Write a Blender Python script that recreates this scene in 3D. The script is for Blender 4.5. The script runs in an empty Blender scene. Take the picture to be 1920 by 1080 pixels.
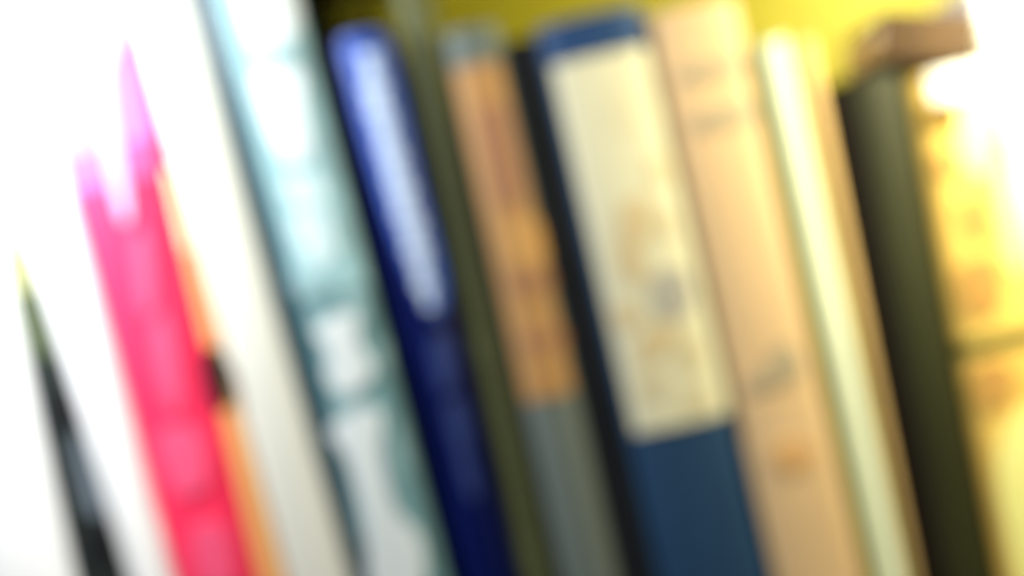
import bpy, bmesh, math, random
from mathutils import Vector, Matrix
random.seed(4)
S = bpy.context.scene
COL = S.collection

# ------------------------------------------------------------------ camera
ROLL = math.radians(12.6)
FRAME_W = 0.32                     # metres of shelf seen across the frame, at the spines
PX = FRAME_W / 1920.0
DIST = FRAME_W * 50.0 / 36.0
cam = bpy.data.cameras.new('camera')
cam.lens = 50.0; cam.sensor_width = 36.0
cam.clip_start = 0.01; cam.clip_end = 20.0
cam.dof.use_dof = True
cam.dof.focus_distance = 0.20      # focused far too close: the whole shelf is out of focus
cam.dof.aperture_fstop = 5.9
camo = bpy.data.objects.new('camera', cam); COL.objects.link(camo)
c, s = math.cos(ROLL), math.sin(ROLL)
# image right = (c,0,-s)  image up = (s,0,c)  backwards = (0,-1,0)
camo.matrix_world = Matrix(((c, s, 0, 0), (0, 0, -1, -DIST), (-s, c, 0, 0), (0, 0, 0, 1)))
S.camera = camo

# ------------------------------------------------------------------ world and lamps
w = bpy.data.worlds.new('World'); S.world = w; w.use_nodes = True
bg = w.node_tree.nodes['Background']
bg.inputs[0].default_value = (0.80, 0.90, 1.0, 1); bg.inputs[1].default_value = 0.03

def point_lamp(name, loc, col, power, radius):
    l = bpy.data.lights.new(name, 'POINT'); l.color = col; l.energy = power; l.shadow_soft_size = radius
    o = bpy.data.objects.new(name, l); COL.objects.link(o); o.location = loc
    return o
def area_lamp(name, loc, target, col, power, size):
    l = bpy.data.lights.new(name, 'AREA'); l.color = col; l.energy = power; l.size = size
    o = bpy.data.objects.new(name, l); COL.objects.link(o); o.location = loc
    o.rotation_euler = (Vector(target) - Vector(loc)).to_track_quat('-Z', 'Y').to_euler()
    return o
LEFT_LAMP = point_lamp('reading_lamp_left', (-0.175, -0.065, 0.130), (0.92, 0.96, 1.0), 3.4, 0.02)
RIGHT_LAMP = point_lamp('reading_lamp_right', (0.214, -0.060, 0.070), (1.0, 0.93, 0.66), 2.7, 0.02)
PANEL_FILL = point_lamp('panel_fill', (0.215, 0.085, 0.105), (1.0, 0.94, 0.70), 0.9, 0.015)  # unseen fill added to brighten the back panel at the right
ROOM_LAMP = area_lamp('room_lamp', (0.12, -0.9, 0.75), (0, 0, 0), (1.0, 0.95, 0.86), 6.6, 0.35)

S.view_settings.view_transform = 'Standard'; S.view_settings.look = 'None'
S.view_settings.exposure = 0.0; S.view_settings.gamma = 1.0
S.render.engine = 'CYCLES'
S.cycles.use_denoising = True
S.cycles.max_bounces = 8
S.cycles.sample_clamp_indirect = 4.0

# ------------------------------------------------------------------ helpers
def at(px, py, y=0.0):
    """a point of the photograph, carried out to the depth y behind the spines -> (X, Z)"""
    k = (DIST + y) / DIST
    u = (px - 960) * PX * k; v = (540 - py) * PX * k
    return (u * c + v * s, -u * s + v * c)
def srgb(r, g, b):
    f = lambda t: (t / 255 / 12.92) if t / 255 <= 0.04045 else ((t / 255 + 0.055) / 1.055) ** 2.4
    return (f(r), f(g), f(b))

def mat(name, col, rough=0.6, var=0.12, scale=60.0, spec=0.2, coat=0.0, col2=None, stretch=0.35):
    m = bpy.data.materials.new(name); m.use_nodes = True
    nt = m.node_tree; b = nt.nodes['Principled BSDF']
    tc = nt.nodes.new('ShaderNodeTexCoord')
    mp = nt.nodes.new('ShaderNodeMapping'); mp.inputs['Scale'].default_value = (1, 1, stretch)
    nt.links.new(tc.outputs['Object'], mp.inputs[0])
    n = nt.nodes.new('ShaderNodeTexNoise'); n.inputs['Scale'].default_value = scale; n.inputs['Detail'].default_value = 5
    nt.links.new(mp.outputs[0], n.inputs['Vector'])
    r = nt.nodes.new('ShaderNodeValToRGB')
    r.color_ramp.elements[0].position = 0.32; r.color_ramp.elements[1].position = 0.68
    lo = tuple(x * (1 - var) for x in col); hi = col2 if col2 else tuple(min(1, x * (1 + var)) for x in col)
    r.color_ramp.elements[0].color = (*lo, 1); r.color_ramp.elements[1].color = (*hi, 1)
    nt.links.new(n.outputs['Fac'], r.inputs[0]); nt.links.new(r.outputs[0], b.inputs['Base Color'])
    n2 = nt.nodes.new('ShaderNodeTexNoise'); n2.inputs['Scale'].default_value = 1400; n2.inputs['Detail'].default_value = 3
    nt.links.new(tc.outputs['Object'], n2.inputs['Vector'])
    bp = nt.nodes.new('ShaderNodeBump'); bp.inputs['Strength'].default_value = 0.15; bp.inputs['Distance'].default_value = 0.0004
    nt.links.new(n2.outputs['Fac'], bp.inputs['Height']); nt.links.new(bp.outputs[0], b.inputs['Normal'])
    b.inputs['Roughness'].default_value = rough
    b.inputs['Specular IOR Level'].default_value = spec
    b.inputs['Coat Weight'].default_value = coat; b.inputs['Coat Roughness'].default_value = 0.18
    return m

def page_mat():
    m = bpy.data.materials.new('paper_pages'); m.use_nodes = True
    nt = m.node_tree; b = nt.nodes['Principled BSDF']
    tc = nt.nodes.new('ShaderNodeTexCoord')
    wv = nt.nodes.new('ShaderNodeTexWave'); wv.inputs['Scale'].default_value = 900; wv.inputs['Distortion'].default_value = 1.5
    nt.links.new(tc.outputs['Object'], wv.inputs['Vector'])
    r = nt.nodes.new('ShaderNodeValToRGB')
    r.color_ramp.elements[0].color = (0.42, 0.36, 0.24, 1); r.color_ramp.elements[1].color = (0.70, 0.64, 0.48, 1)
    nt.links.new(wv.outputs['Fac'], r.inputs[0]); nt.links.new(r.outputs[0], b.inputs['Base Color'])
    b.inputs['Roughness'].default_value = 0.9
    return m
PAGES = page_mat()

def link(name, bm, m, parent=None, smooth=False):
    bmesh.ops.recalc_face_normals(bm, faces=bm.faces)
    me = bpy.data.meshes.new(name); bm.to_mesh(me); bm.free()
    if smooth:
        for p in me.polygons: p.use_smooth = True
        me.set_sharp_from_angle(angle=math.radians(40))
    me.materials.append(m)
    o = bpy.data.objects.new(name, me); COL.objects.link(o)
    if parent is not None:
        o.parent = parent
        o.matrix_parent_inverse = Matrix.Translation(-parent.location)
    return o

SHELF_Z = -0.150
class Book:
    """a standing book: curved spine, two boards, page block. Its edges are straight lines in
    the X-Z plane given by X at two heights; depth runs back along +Y."""
    def __init__(self, name, label, cat, left, right, top, m, y0=0.0, bulge=0.004, depth=0.150, group=None, skew=0.0, board=0.0025, endcap=0.0, boardm=None):
        (lx0, lz0), (lx1, lz1) = [at(*p, y0) for p in left]
        (rx0, rz0), (rx1, rz1) = [at(*p, y0) for p in right]
        self.l = (lx0, lz0, (lx1 - lx0) / (lz1 - lz0)); self.r = (rx0, rz0, (rx1 - rx0) / (rz1 - rz0))
        self.y0, self.bulge, self.ztop, self.m = y0, bulge, top, m
        L, R = self.X(0, SHELF_Z), self.X(1, SHELF_Z)
        e = bpy.data.objects.new(name, None); COL.objects.link(e)
        e.empty_display_size = 0.02
        e.location = ((L + R) / 2, y0 + depth / 2, SHELF_Z)
        e['label'] = label; e['category'] = cat
        if group: e['group'] = group
        self.e = e
        # spine: a curved shell 1.6 mm thick
        bm = bmesh.new(); NX, NZ = 14, 26
        fr = [[None] * (NZ + 1) for _ in range(NX + 1)]; bk = [[None] * (NZ + 1) for _ in range(NX + 1)]
        for i in range(NX + 1):
            t = i / NX
            for j in range(NZ + 1):
                z = SHELF_Z + (top - SHELF_Z) * j / NZ
                x = self.X(t, z); y = self.surf(t)
                fr[i][j] = bm.verts.new((x, y, z)); bk[i][j] = bm.verts.new((x, y + 0.0016, z))
        for i in range(NX):
            for j in range(NZ):
                bm.faces.new((fr[i][j], fr[i + 1][j], fr[i + 1][j + 1], fr[i][j + 1]))
                bm.faces.new((bk[i][j], bk[i][j + 1], bk[i + 1][j + 1], bk[i + 1][j]))
            bm.faces.new((fr[i][0], bk[i][0], bk[i + 1][0], fr[i + 1][0]))
            bm.faces.new((fr[i][NZ], fr[i + 1][NZ], bk[i + 1][NZ], bk[i][NZ]))
        for j in range(NZ):
            bm.faces.new((fr[0][j], fr[0][j + 1], bk[0][j + 1], bk[0][j]))
            bm.faces.new((fr[NX][j], bk[NX][j], bk[NX][j + 1], fr[NX][j + 1]))
        sp = link('spine', bm, m, e, smooth=True)
        for p in sp.data.polygons:
            if abs(p.normal.z) > 0.9 or abs(p.normal.x) > 0.95: p.use_smooth = False
        # boards
        yb = y0 + bulge + 0.0017
        wtop = self.X(1, top) - self.X(0, top); wbot = R - L
        bt = min(board, 0.22 * min(wtop, wbot)) if min(wtop, wbot) > 0.003 else 0.0004
        for side in (0, 1):
            sg = 1 if side == 0 else -1
            a0, a1 = self.X(side, SHELF_Z), self.X(side, top)
            b = bmesh.new()
            q = [(a0, SHELF_Z), (a0 + sg * bt, SHELF_Z), (a1 + sg * bt, top), (a1, top)]
            f = [b.verts.new((x, yb, z)) for x, z in q]; g = [b.verts.new((x, y0 + depth, z)) for x, z in q]
            b.faces.new(f); b.faces.new(g[::-1])
            for k in range(4): b.faces.new((f[k], g[k], g[(k + 1) % 4], f[(k + 1) % 4]))
            link('cover_board', b, boardm or m, e)
        # pages
        g_ = 0.0002
        tz, bz = top - 0.003, SHELF_Z + 0.003
        q = [(self.X(0, bz) + bt + g_, bz), (self.X(1, bz) - bt - g_, bz), (self.X(1, tz) - bt - g_, tz), (self.X(0, tz) + bt + g_, tz)]
        if q[2][0] > q[3][0] and q[1][0] > q[0][0]:
            b = bmesh.new()
            f = [b.verts.new((x, yb + 0.0003, z)) for x, z in q]; g = [b.verts.new((x, y0 + depth - 0.004, z)) for x, z in q]
            b.faces.new(f); b.faces.new(g[::-1])
            for k in range(4): b.faces.new((f[k], g[k], g[(k + 1) % 4], f[(k + 1) % 4]))
            link('page_block', b, PAGES, e)
    def X(self, t, z):
        l = self.l[0] + (z - self.l[1]) * self.l[2]; r = self.r[0] + (z - self.r[1]) * self.r[2]
        return l + (r - l) * t
    def surf(self, t):
        a = abs(2 * t - 1)
        return self.y0 + self.bulge * (0.55 * a ** 2 + 0.45 * a ** 6)
    def tz(self, x, z):
        L, R = self.X(0, z), self.X(1, z)
        return min(1, max(0, (x - L) / max(1e-5, R - L)))
    def band(self, name, pyl0, pyl1, m, t0=0.0, t1=1.0, label=None, off=0.0005):
        """printed paper wrapped round the spine between two image heights measured at the spine's middle"""
        def zmid(py):
            z = 0.0
            for _ in range(20):
                x = self.X(0.5, z); px = 960 + (x * c - z * s) / PX; v = (540 - py) * PX
                z = (v - x * s) / c
            return z
        z0, z1 = zmid(pyl1), min(zmid(pyl0), self.ztop)
        bm = bmesh.new(); NX, NZ = 12, 10
        def grid(d):
            return [[bm.verts.new((self.X(t0 + (t1 - t0) * i / NX, z0 + (z1 - z0) * j / NZ), self.surf(t0 + (t1 - t0) * i / NX) - d, z0 + (z1 - z0) * j / NZ)) for j in range(NZ + 1)] for i in range(NX + 1)]
        a, b = grid(off), grid(0.00005)
        for i in range(NX):
            for j in range(NZ):
                bm.faces.new((a[i][j], a[i + 1][j], a[i + 1][j + 1], a[i][j + 1]))
            bm.faces.new((a[i][0], b[i][0], b[i + 1][0], a[i + 1][0])); bm.faces.new((a[i][NZ], a[i + 1][NZ], b[i + 1][NZ], b[i][NZ]))
        for j in range(NZ):
            bm.faces.new((a[0][j], a[0][j + 1], b[0][j + 1], b[0][j])); bm.faces.new((a[NX][j], b[NX][j], b[NX][j + 1], a[NX][j + 1]))
        o = link(name, bm, m, self.e, smooth=True)
        if label: o['label'] = label
        return o
    def shape(self, name, pts, m, label=None, off=0.0008):
        """a flat printed shape (letter, emblem, ornament) lying on the spine"""
        P = [at(px, py, self.y0) for px, py in pts]
        # round the outline
        Q = []
        n = len(P)
        for i in range(n):
            p0, p1, p2, p3 = P[i - 1], P[i], P[(i + 1) % n], P[(i + 2) % n]
            for k in range(4):
                t = k / 4
                f = [-.5 * t ** 3 + t * t - .5 * t, 1.5 * t ** 3 - 2.5 * t * t + 1, -1.5 * t ** 3 + 2 * t * t + .5 * t, .5 * t ** 3 - .5 * t * t]
                Q.append(tuple(f[0] * p0[a] + f[1] * p1[a] + f[2] * p2[a] + f[3] * p3[a] for a in (0, 1)))
        cx = sum(q[0] for q in Q) / len(Q); cz = sum(q[1] for q in Q) / len(Q)
        bm = bmesh.new(); rings = []
        for fr in (1.0, 0.75, 0.5, 0.25):
            rg = []
            for x, z in Q:
                X, Z = cx + (x - cx) * fr, cz + (z - cz) * fr
                t = self.tz(X, Z); Z = min(Z, self.ztop); X = min(max(X, self.X(0, Z) + .0001), self.X(1, Z) - .0001)
                rg.append(bm.verts.new((X, self.surf(t) - off, Z)))
            rings.append(rg)
        back = [bm.verts.new((v.co.x, v.co.y + off - 0.00005, v.co.z)) for v in rings[0]]
        N = len(Q)
        for i in range(N):
            j = (i + 1) % N
            for a, b in zip(rings, rings[1:]): bm.faces.new((a[i], a[j], b[j], b[i]))
            bm.faces.new((back[i], back[j], rings[0][j], rings[0][i]))
        bm.faces.new(rings[-1])
        o = link(name, bm, m, self.e, smooth=False)
        if label: o['label'] = label
        return o

def box(name, lo, hi, m, kind=None, rot=None, bevel=0.0, parent=None):
    bm = bmesh.new(); bmesh.ops.create_cube(bm, size=1)
    ce = Vector([(a + b) / 2 for a, b in zip(lo, hi)])
    for v in bm.verts:
        v.co = Vector([v.co[k] * (hi[k] - lo[k]) for k in range(3)])
    if bevel: bmesh.ops.bevel(bm, geom=bm.edges[:], offset=bevel, segments=3, affect='EDGES')
    if parent is None:
        o = link(name, bm, m); o.location = ce
    else:
        for v in bm.verts: v.co += ce
        o = link(name, bm, m, parent)
    if rot: o.rotation_euler = rot
    if kind: o['kind'] = kind
    return o

# ------------------------------------------------------------------ the bookcase
YELLOW = mat('yellow_paint', (0.34, 0.30, 0.012), rough=0.5, var=0.10, scale=12, stretch=1)
WOOD = mat('dark_shelf_wood', (0.05, 0.030, 0.012), rough=0.55, var=0.35, scale=25, stretch=6)
BACK_Y = 0.175
box('back_panel', (-0.40, BACK_Y, SHELF_Z - 0.02), (0.40, BACK_Y + 0.012, 0.20), YELLOW, kind='structure')
box('shelf_board', (-0.40, -0.03, SHELF_Z - 0.0205), (0.40, BACK_Y - 0.0005, SHELF_Z - 0.0002), WOOD, kind='structure')
box('upper_shelf', (-0.40, -0.02, 0.1355), (0.40, BACK_Y - 0.0005, 0.155), WOOD, kind='structure')

# ------------------------------------------------------------------ the books, from left to right
WHITE = mat('white_cover', (0.88, 0.88, 0.87), rough=0.45, var=0.03, scale=30)
WHITE2 = mat('white_paper', (0.78, 0.77, 0.70), rough=0.6, var=0.05, scale=30)
TALL = 0.131

Book('white_book', 'blown out white book spine at the far left edge of the shelf', 'book',
     [(-170, 480), (-40, 1080)], [(-2, 480), (135, 1080)], 0.070, WHITE, bulge=0.003)

DARKM = mat('charcoal_cover', (0.020, 0.026, 0.024), rough=0.5, var=0.2)
INK = mat('black_ink', (0.008, 0.008, 0.010), rough=0.5, var=0.1)
SLATE = mat('slate_print', (0.16, 0.20, 0.24), rough=0.5, var=0.1)
b = Book('charcoal_booklet', 'narrow charcoal booklet tapering to a point between the two white books at lower left', 'booklet',
     [(2, 480), (138, 1080)], [(52, 480), (232, 1080)], 0.044, DARKM, y0=0.002, bulge=0.0015)
TIP_GLARE = mat('tip_glare', srgb(140, 140, 96), rough=0.5, var=0.1)  # pale colour standing for lamp glare on the booklet's tip
b.band('top_band', 440, 545, TIP_GLARE, label='pale olive glare painted at the pointed top')
b.band('middle_band', 545, 670, mat('tip_glare_fade', srgb(78, 86, 64), rough=0.5, var=0.1), label='grey olive fade below the painted glare')  # darker step of the glare painted down from the tip
b.shape('letter', [(98, 735), (125, 728), (138, 760), (130, 800), (108, 795)], INK)
b.shape('letter', [(170, 990), (196, 990), (206, 1030), (200, 1060), (172, 1045)], INK)
b.shape('title_print', [(138, 815), (166, 830), (192, 930), (196, 965), (168, 960), (150, 900)], SLATE)

Book('white_catalogue', 'white catalogue between the narrow charcoal booklet and the hot pink book', 'catalogue',
     [(55, 480), (236, 1080)], [(146, 430), (321, 1080)], TALL, WHITE, bulge=0.003)

PINK = mat('hot_pink_cover', srgb(248, 52, 92), rough=0.42, var=0.05)
PINK_L = mat('pale_pink_print', srgb(250, 88, 128), rough=0.45, var=0.05)
PINK_W = mat('white_pink_print', (0.85, 0.50, 0.62), rough=0.45, var=0.05)
TITLE_GLARE = mat('lilac_title_glare', (0.76, 0.42, 0.64), rough=0.45, var=0.05)
b = Book('pink_book', 'hot pink book with pale title lettering, between two white ones', 'book',
     [(148, 430), (323, 1080)], [(336, 430), (484, 1080)], TALL, PINK, bulge=0.004)
b.band('top_band', -80, 275, mat('lilac_glare', (0.86, 0.17, 0.46), rough=0.45, var=0.1), label='lilac pink glare painted at the top')  # lilac paints the overexposure of the pink's upper end
b.band('middle_band', 275, 345, mat('rose_glare_fade', (0.93, 0.085, 0.24), rough=0.45, var=0.15))  # in-between pink easing the painted overexposure into the cover
b.shape('title_panel', [(30, -60), (190, -70), (240, -50), (238, 50), (207, 115), (210, 190), (228, 300), (244, 395), (232, 415), (212, 350), (194, 262), (180, 215), (166, 165), (140, 120), (70, 95)], TITLE_GLARE, off=0.0012)  # title panel, widened and paled at the top to paint burnt-out light
b.shape('letter', [(250, 450), (275, 440), (290, 540), (286, 590), (262, 570)], PINK_L)
b.shape('letter', [(285, 610), (315, 600), (340, 730), (330, 780), (300, 720)], PINK_L)
b.shape('title_panel', [(297, 812), (372, 806), (388, 905), (330, 925)], PINK_L)
b.shape('title_panel', [(360, 990), (420, 985), (440, 1100), (380, 1110)], PINK_L)

ORANGE = mat('orange_cover', srgb(230, 170, 104), rough=0.5, var=0.08)
b = Book('orange_booklet', 'thin orange booklet squeezed against the right side of the pink book', 'booklet',
     [(335, 430), (485, 1080)], [(356, 430), (530, 1080)], at(310, 320)[1], ORANGE, bulge=0.001)
b.band('top_band', 320, 470, mat('pale_peach_print', srgb(244, 218, 168), var=0.1), label='pale peach upper end')
BLK = mat('black_plastic', (0.010, 0.006, 0.008), rough=0.5, var=0.1)
bm = bmesh.new(); tx, tzz = at(406, 706)
ring = []
for k in range(20):
    a = 2 * math.pi * k / 20
    lx = 0.0036 * math.copysign(abs(math.cos(a)) ** 0.6, math.cos(a)); lz = 0.0098 * math.copysign(abs(math.sin(a)) ** 0.6, math.sin(a))
    ring.append((lx - 0.02 * lz, lz))
fa = [bm.verts.new((x, -0.0010, z)) for x, z in ring]; fb = [bm.verts.new((x, 0.0042, z)) for x, z in ring]
bm.faces.new(fa); bm.faces.new(fb[::-1])
for k in range(20): bm.faces.new((fa[k], fb[k], fb[(k + 1) % 20], fa[(k + 1) % 20]))
bmesh.ops.bevel(bm, geom=[e_ for e_ in bm.edges if abs(e_.verts[0].co.y + 0.001) < 1e-6 and abs(e_.verts[1].co.y + 0.001) < 1e-6], offset=0.0006, segments=2, affect='EDGES')
tab = link('index_tab', bm, BLK); tab.location = (tx, 0.0002, tzz)
tab['label'] = 'small black oblong tab stuck over the right edge of the pink book'; tab['category'] = 'tab'

CREAMW = mat('cream_white_cover', (0.68, 0.68, 0.60), rough=0.55, var=0.05, scale=40)
b = Book('cream_folder', 'wide creamy white folder fanning out between orange booklet and teal book', 'folder',
     [(358, 430), (534, 1080)], [(474, 430), (655, 1080)], TALL, CREAMW, bulge=0.002)

TEAL = mat('pale_teal_cover', srgb(110, 148, 154), rough=0.4, var=0.08)
TEAL_D = mat('dark_teal_print', srgb(36, 62, 70), rough=0.4, var=0.08)
TEAL_L = mat('pale_cyan_print', srgb(150, 188, 193), rough=0.4, var=0.08)
WHT = mat('white_lettering', (0.66, 0.72, 0.73), rough=0.45, var=0.04)
b = Book('teal_book', 'tall pale teal book with large white lettering down its spine', 'book',
     [(476, 430), (652, 1080)], [(668, 430), (835, 1080)], TALL, TEAL, bulge=0.003, boardm=mat('gap_shade_teal_board', (0.012, 0.02, 0.022)))  # boards blackened to paint the shade of the gap beside the blue book
b.band('edge_stripe', -60, 1250, TEAL_D, 0.0, 0.25, label='dark teal stripe along the left edge')
b.band('upper_panel', -60, 555, TEAL_L, 0.25, 0.99)
b.shape('letter', [(445, -60), (570, -60), (555, 60), (520, 85), (470, 80)], WHT)
b.shape('letter', [(475, 138), (560, 128), (572, 200), (582, 290), (550, 305), (508, 262)], WHT)
WHS = mat('soft_white_lettering', srgb(196, 218, 220), var=0.05)
b.shape('letter', [(530, 340), (595, 330), (610, 375), (560, 390)], WHS)
b.shape('letter', [(545, 410), (610, 395), (632, 470), (590, 505), (568, 470)], WHS)
b.shape('letter', [(592, 622), (622, 592), (668, 588), (672, 640), (700, 690), (676, 728), (640, 738), (612, 706), (616, 664)], WHT)
SMEAR = mat('faded_teal_print', srgb(140, 172, 176), var=0.12)
for pts in ([(640, 560), (676, 552), (690, 590), (670, 600)], [(700, 640), (722, 650), (726, 700), (706, 690)], [(630, 745), (660, 742), (690, 760), (640, 775)],
            [(735, 800), (752, 805), (770, 880), (752, 880)], [(655, 900), (672, 920), (690, 1000), (676, 1010)], [(585, 590), (600, 585), (600, 620), (588, 640)]):
    b.shape('ornament', pts, SMEAR, off=0.0006)
for pts in ([(520, 95), (575, 88), (580, 118), (530, 124)], [(585, 250), (612, 250), (628, 320), (606, 325)], [(615, 400), (640, 395), (655, 450), (634, 460)], [(545, 520), (600, 515), (625, 545), (570, 560)]):
    b.shape('ornament', pts, SMEAR, off=0.0010)
b.shape('letter', [(618, 805), (680, 765), (715, 775), (715, 850), (745, 960), (790, 1010), (790, 1110), (700, 1110), (685, 980), (650, 860)], WHT)

BLUE = mat('navy_blue_cover', (0.001, 0.004, 0.055), rough=0.35, var=0.2, coat=0.3)
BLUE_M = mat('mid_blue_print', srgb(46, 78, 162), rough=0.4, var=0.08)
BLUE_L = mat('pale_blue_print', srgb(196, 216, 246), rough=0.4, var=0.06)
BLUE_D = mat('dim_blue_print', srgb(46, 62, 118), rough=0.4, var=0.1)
b = Book('blue_book', 'deep blue book with a long pale blue streak on its upper spine', 'book',
     [(662, 270), (858, 1080)], [(778, 270), (968, 1080)], at(670, 62)[1], BLUE, bulge=0.008, boardm=mat('gap_shade_blue_board', (0.004, 0.006, 0.014)))  # near-black boards put the gap's shade into their colour
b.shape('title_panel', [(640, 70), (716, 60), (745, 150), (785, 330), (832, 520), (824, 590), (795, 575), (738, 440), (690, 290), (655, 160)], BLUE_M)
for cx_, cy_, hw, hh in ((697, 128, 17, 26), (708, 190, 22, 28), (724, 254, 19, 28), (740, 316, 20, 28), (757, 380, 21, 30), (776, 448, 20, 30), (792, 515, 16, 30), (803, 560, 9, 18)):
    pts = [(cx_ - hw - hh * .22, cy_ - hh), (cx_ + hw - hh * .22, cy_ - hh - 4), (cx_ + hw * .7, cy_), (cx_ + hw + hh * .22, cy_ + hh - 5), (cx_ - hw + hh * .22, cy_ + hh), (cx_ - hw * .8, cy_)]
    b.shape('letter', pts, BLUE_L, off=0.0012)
b.shape('letter', [(806, 640), (838, 632), (850, 720), (825, 730)], BLUE_D)
b.shape('letter', [(835, 760), (864, 752), (880, 840), (858, 850)], BLUE_D)
b.shape('letter', [(858, 860), (880, 855), (896, 925), (880, 930)], BLUE_D)

OLIVE = mat('olive_grey_cover', (0.085, 0.095, 0.040), rough=0.6, var=0.15)
b = Book('olive_book', 'thin tall olive green book sticking up between blue book and brown labelled book', 'book',
     [(782, 200), (972, 1080)], [(845, 200), (1040, 1080)], TALL, OLIVE, bulge=0.005, y0=0.004)

GREY = mat('grey_cloth_cover', (0.115, 0.14, 0.125), rough=0.7, var=0.05)
TAN = mat('tan_label_paper', srgb(166, 124, 74), rough=0.6, var=0.12, scale=45)
TAN_D = mat('brown_print', srgb(148, 106, 76), rough=0.6, var=0.1)
TAN_L = mat('golden_print', srgb(184, 140, 82), rough=0.6, var=0.1)
b = Book('brown_labelled_book', 'grey cloth book with a long tan brown paper label, right of the olive book', 'book',
     [(856, 200), (1050, 1080)], [(968, 200), (1164, 1080)], at(890, 48)[1], GREY, bulge=0.008)
b.band('spine_label', 120, 745, TAN, 0.06, 0.90)
b.shape('ornament', [(895, 210), (950, 200), (975, 300), (985, 370), (930, 385), (908, 300)], TAN_D)
b.shape('ornament', [(955, 520), (1040, 505), (1045, 535), (965, 548)], TAN_D)
b.shape('ornament', [(980, 632), (1070, 618), (1075, 645), (985, 655)], TAN_D)
b.shape('ornament', [(945, 425), (1010, 410), (1030, 485), (968, 500)], TAN_L)

GAP_SHADE = mat('gap_shade', (0.009, 0.012, 0.017), rough=0.6, var=0.2)  # dark strip standing for the shade between two spines
b = Book('gap_shade_strip', 'thin black strip put in as the shade between the tan label and the cream labelled navy book', 'booklet',
     [(971, 200), (1168, 1080)], [(1034, 200), (1232, 1080)], at(990, 66)[1], GAP_SHADE, bulge=0.004, y0=0.004)

NAVY = mat('navy_cloth_cover', srgb(32, 62, 92), rough=0.65, var=0.10)
NAVY_T = mat('blue_cap_print', srgb(30, 62, 102), rough=0.6, var=0.1)
CREAM = mat('cream_label_paper', srgb(210, 205, 170), rough=0.6, var=0.05, scale=30)
DRAW = mat('faint_tan_drawing', srgb(203, 183, 138), rough=0.6, var=0.08)
DRAWG = mat('faint_grey_drawing', srgb(166, 162, 148), rough=0.6, var=0.08)
b = Book('navy_labelled_book', 'thick navy blue book with a big cream paper label and faint drawing', 'book',
     [(1038, 200), (1236, 1080)], [(1248, 200), (1452, 1080)], at(1100, 28)[1], NAVY, bulge=0.006)
b.band('top_band', 10, 103, NAVY_T, 0.03, 0.98)
b.band('spine_label', 103, 796, CREAM, 0.07, 0.965)
b.shape('drawing', [(1165, 385), (1210, 370), (1225, 430), (1200, 470), (1215, 520), (1180, 530), (1160, 460)], DRAW)
b.shape('drawing', [(1220, 520), (1285, 505), (1300, 580), (1235, 600)], DRAWG)
b.shape('drawing', [(1150, 580), (1185, 570), (1200, 600), (1165, 620)], DRAW)
b.shape('drawing', [(1205, 620), (1270, 610), (1250, 660), (1200, 690)], DRAW)
FAINT = mat('faint_beige_stain', srgb(200, 188, 148), var=0.1)
for pts in ([(1235, 400), (1262, 395), (1270, 440), (1245, 450)], [(1150, 470), (1170, 462), (1180, 500), (1160, 510)], [(1270, 640), (1310, 630), (1315, 690), (1280, 700)],
            [(1215, 300), (1255, 290), (1262, 340), (1225, 350)], [(1195, 715), (1240, 700), (1250, 740), (1205, 750)], [(1280, 740), (1325, 728), (1330, 760), (1285, 770)]):
    b.shape('stain', pts, FAINT, off=0.0007)
b.shape('drawing', [(1145, 175), (1200, 165), (1220, 230), (1165, 250)], mat('faint_cream_shade', srgb(214, 206, 168), var=0.05))

PEACH = mat('peach_cover', srgb(220, 186, 136), rough=0.6, var=0.06, scale=35)
PEACH_G = mat('grey_lettering', srgb(176, 160, 126), rough=0.6, var=0.08)
PEACH_O = mat('orange_emblem', srgb(210, 164, 104), rough=0.6, var=0.08)
b = Book('peach_book', 'peach coloured book with faint grey lettering lines near its top', 'book',
     [(1256, 200), (1456, 1080)], [(1428, 200), (1630, 1080)], at(1310, 6)[1], PEACH, bulge=0.004)
b.shape('lettering', [(1285, 125), (1375, 105), (1390, 130), (1295, 155)], PEACH_G)
b.shape('lettering', [(1308, 215), (1405, 190), (1415, 225), (1318, 245)], PEACH_G)
b.shape('lettering', [(1400, 715), (1440, 685), (1450, 650), (1485, 645), (1505, 700), (1410, 735)], PEACH_G)
b.shape('emblem', [(1450, 840), (1490, 825), (1530, 850), (1500, 885), (1460, 875)], PEACH_O)

LIME = mat('pale_lime_cover', srgb(164, 172, 84), rough=0.35, var=0.08, coat=0.3)
LIME_GLOSS = mat('lime_highlight', (0.90, 0.96, 0.68), rough=0.4, var=0.05)
b = Book('lime_book', 'slim pale lime green book with a painted whitish highlight down its spine', 'book',
     [(1437, 200), (1635, 1080)], [(1514, 200), (1708, 1080)], at(1470, 66)[1], LIME, bulge=0.004)
b.band('stripe', 78, 1250, LIME_GLOSS, 0.27, 0.80)  # whitish stripe paints the highlight of the glossy spine
GOLD = mat('gold_tan_cover', srgb(224, 186, 122), rough=0.5, var=0.08)
b = Book('golden_booklet', 'narrow golden tan booklet between lime book and dark olive brown book', 'booklet',
     [(1517, 200), (1709, 1080)], [(1552, 200), (1724, 1080)], at(1530, 68)[1], GOLD, bulge=0.003)

DOLIVE = mat('dark_olive_cover', (0.028, 0.030, 0.009), rough=0.6, var=0.15)
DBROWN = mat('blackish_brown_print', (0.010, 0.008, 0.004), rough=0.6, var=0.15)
b = Book('dark_olive_book', 'thick dark olive book, shorter than its neighbours and beside the yellow picture book', 'book',
     [(1555, 200), (1727, 1080)], [(1712, 200), (1878, 1080)], at(1630, 142)[1], DOLIVE, bulge=0.006)
b.band('edge_stripe', 100, 1250, DBROWN, 0.0, 0.36, label='blackish brown stripe along the left edge')

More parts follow.
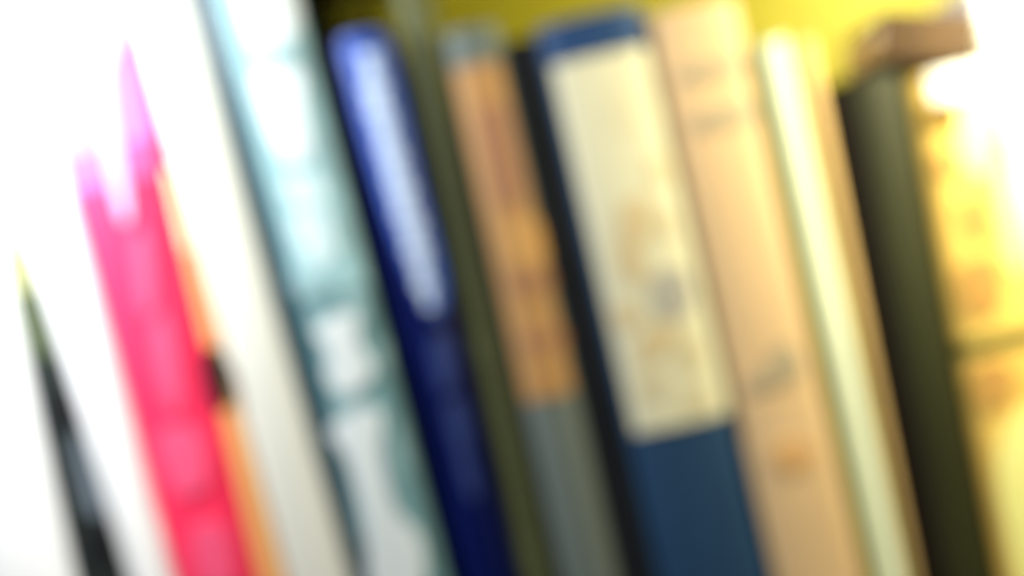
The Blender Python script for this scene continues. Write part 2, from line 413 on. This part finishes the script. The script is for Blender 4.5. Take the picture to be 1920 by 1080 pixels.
YEL = mat('yellow_picture_cover', srgb(238, 198, 98), rough=0.45, var=0.15, scale=40)
TOP_GLARE = mat('top_glare', (0.85, 0.85, 0.78), rough=0.45, var=0.05)
YEL_T = mat('tan_picture_print', srgb(206, 156, 80), rough=0.5, var=0.1)
YEL_B = mat('brown_picture_print', srgb(120, 92, 30), rough=0.5, var=0.1)
YEL_Y = mat('yellow_print_and_glow', srgb(255, 246, 150), rough=0.5, var=0.05)
GRN = mat('olive_band_print', srgb(110, 108, 52), rough=0.5, var=0.1)
b = Book('yellow_book', 'yellow picture book spine with a burnt-out white top painted on and an olive cross band', 'book',
     [(1716, 200), (1882, 1080)], [(1876, 200), (2076, 1080)], 0.0370, YEL, bulge=0.004)
b.band('top_band', 112, 185, TOP_GLARE, 0.22, 1.0)  # white paints the glare over the spine's upper end
b.shape('picture', [(1738, 200), (1786, 195), (1796, 232), (1750, 240)], YEL_B)
b.shape('picture', [(1800, 190), (1860, 180), (1868, 250), (1850, 330), (1800, 300)], YEL_Y)
b.shape('picture', [(1760, 285), (1790, 275), (1800, 320), (1770, 330)], YEL_T)
b.shape('picture', [(1800, 380), (1850, 365), (1860, 430), (1830, 450)], YEL_T)
b.shape('picture', [(1870, 330), (1910, 320), (1930, 480), (1890, 500)], YEL_Y)
b.shape('picture', [(1800, 500), (1860, 480), (1880, 540), (1870, 580), (1820, 590)], YEL_T)
b.band('cross_band', 622, 652, GRN, 0.0, 1.0)
b.shape('picture', [(1830, 690), (1890, 680), (1900, 740), (1850, 770)], YEL_T)
b.shape('picture', [(1872, 880), (1890, 800), (1950, 760), (2010, 900), (2010, 1160), (1930, 1140), (1890, 1000)], YEL_Y)  # pale patch painting in light that the lamp's falloff leaves out

b = Book('glaring_white_book', 'tall overexposed white book at the upper right edge of the frame', 'book',
     [(1880, 200), (2080, 1080)], [(2090, 200), (2280, 1080)], 0.062, WHITE, bulge=0.003)

# ------------------------------------------------------------------ small brown block lying across the two right-hand books
BR = mat('brown_leather', srgb(70, 48, 16), rough=0.55, var=0.2, scale=80)
e = bpy.data.objects.new('brown_notebook', None); COL.objects.link(e)
x0, z0 = at(1738, 96)
e.location = (x0, 0.024, 0.0405)
e.rotation_euler = (0, math.radians(14), 0)
e['label'] = 'small brown notebook lying flat across the tops of the dark olive and yellow books'; e['category'] = 'notebook'
def nbox(name, lo, hi, m, bev):
    bm = bmesh.new(); bmesh.ops.create_cube(bm, size=1)
    for v in bm.verts: v.co = Vector([(lo[k] + hi[k]) / 2 + v.co[k] * (hi[k] - lo[k]) for k in range(3)])
    bmesh.ops.bevel(bm, geom=bm.edges[:], offset=bev, segments=3, affect='EDGES')
    me = bpy.data.meshes.new(name); bmesh.ops.recalc_face_normals(bm, faces=bm.faces); bm.to_mesh(me); bm.free(); me.materials.append(m)
    o = bpy.data.objects.new(name, me); COL.objects.link(o); o.parent = e
nbox('cover_board', (-.015, -.022, 0), (.015, .03, .002), BR, .0008)
nbox('cover_board', (-.015, -.022, .0135), (.015, .03, .0155), BR, .0008)
nbox('spine', (-.015, -.0245, 0), (.015, -.0222, .0155), BR, .0008)
nbox('page_block', (-.0138, -.0215, .0022), (.0138, .0285, .0133), PAGES, .0004)
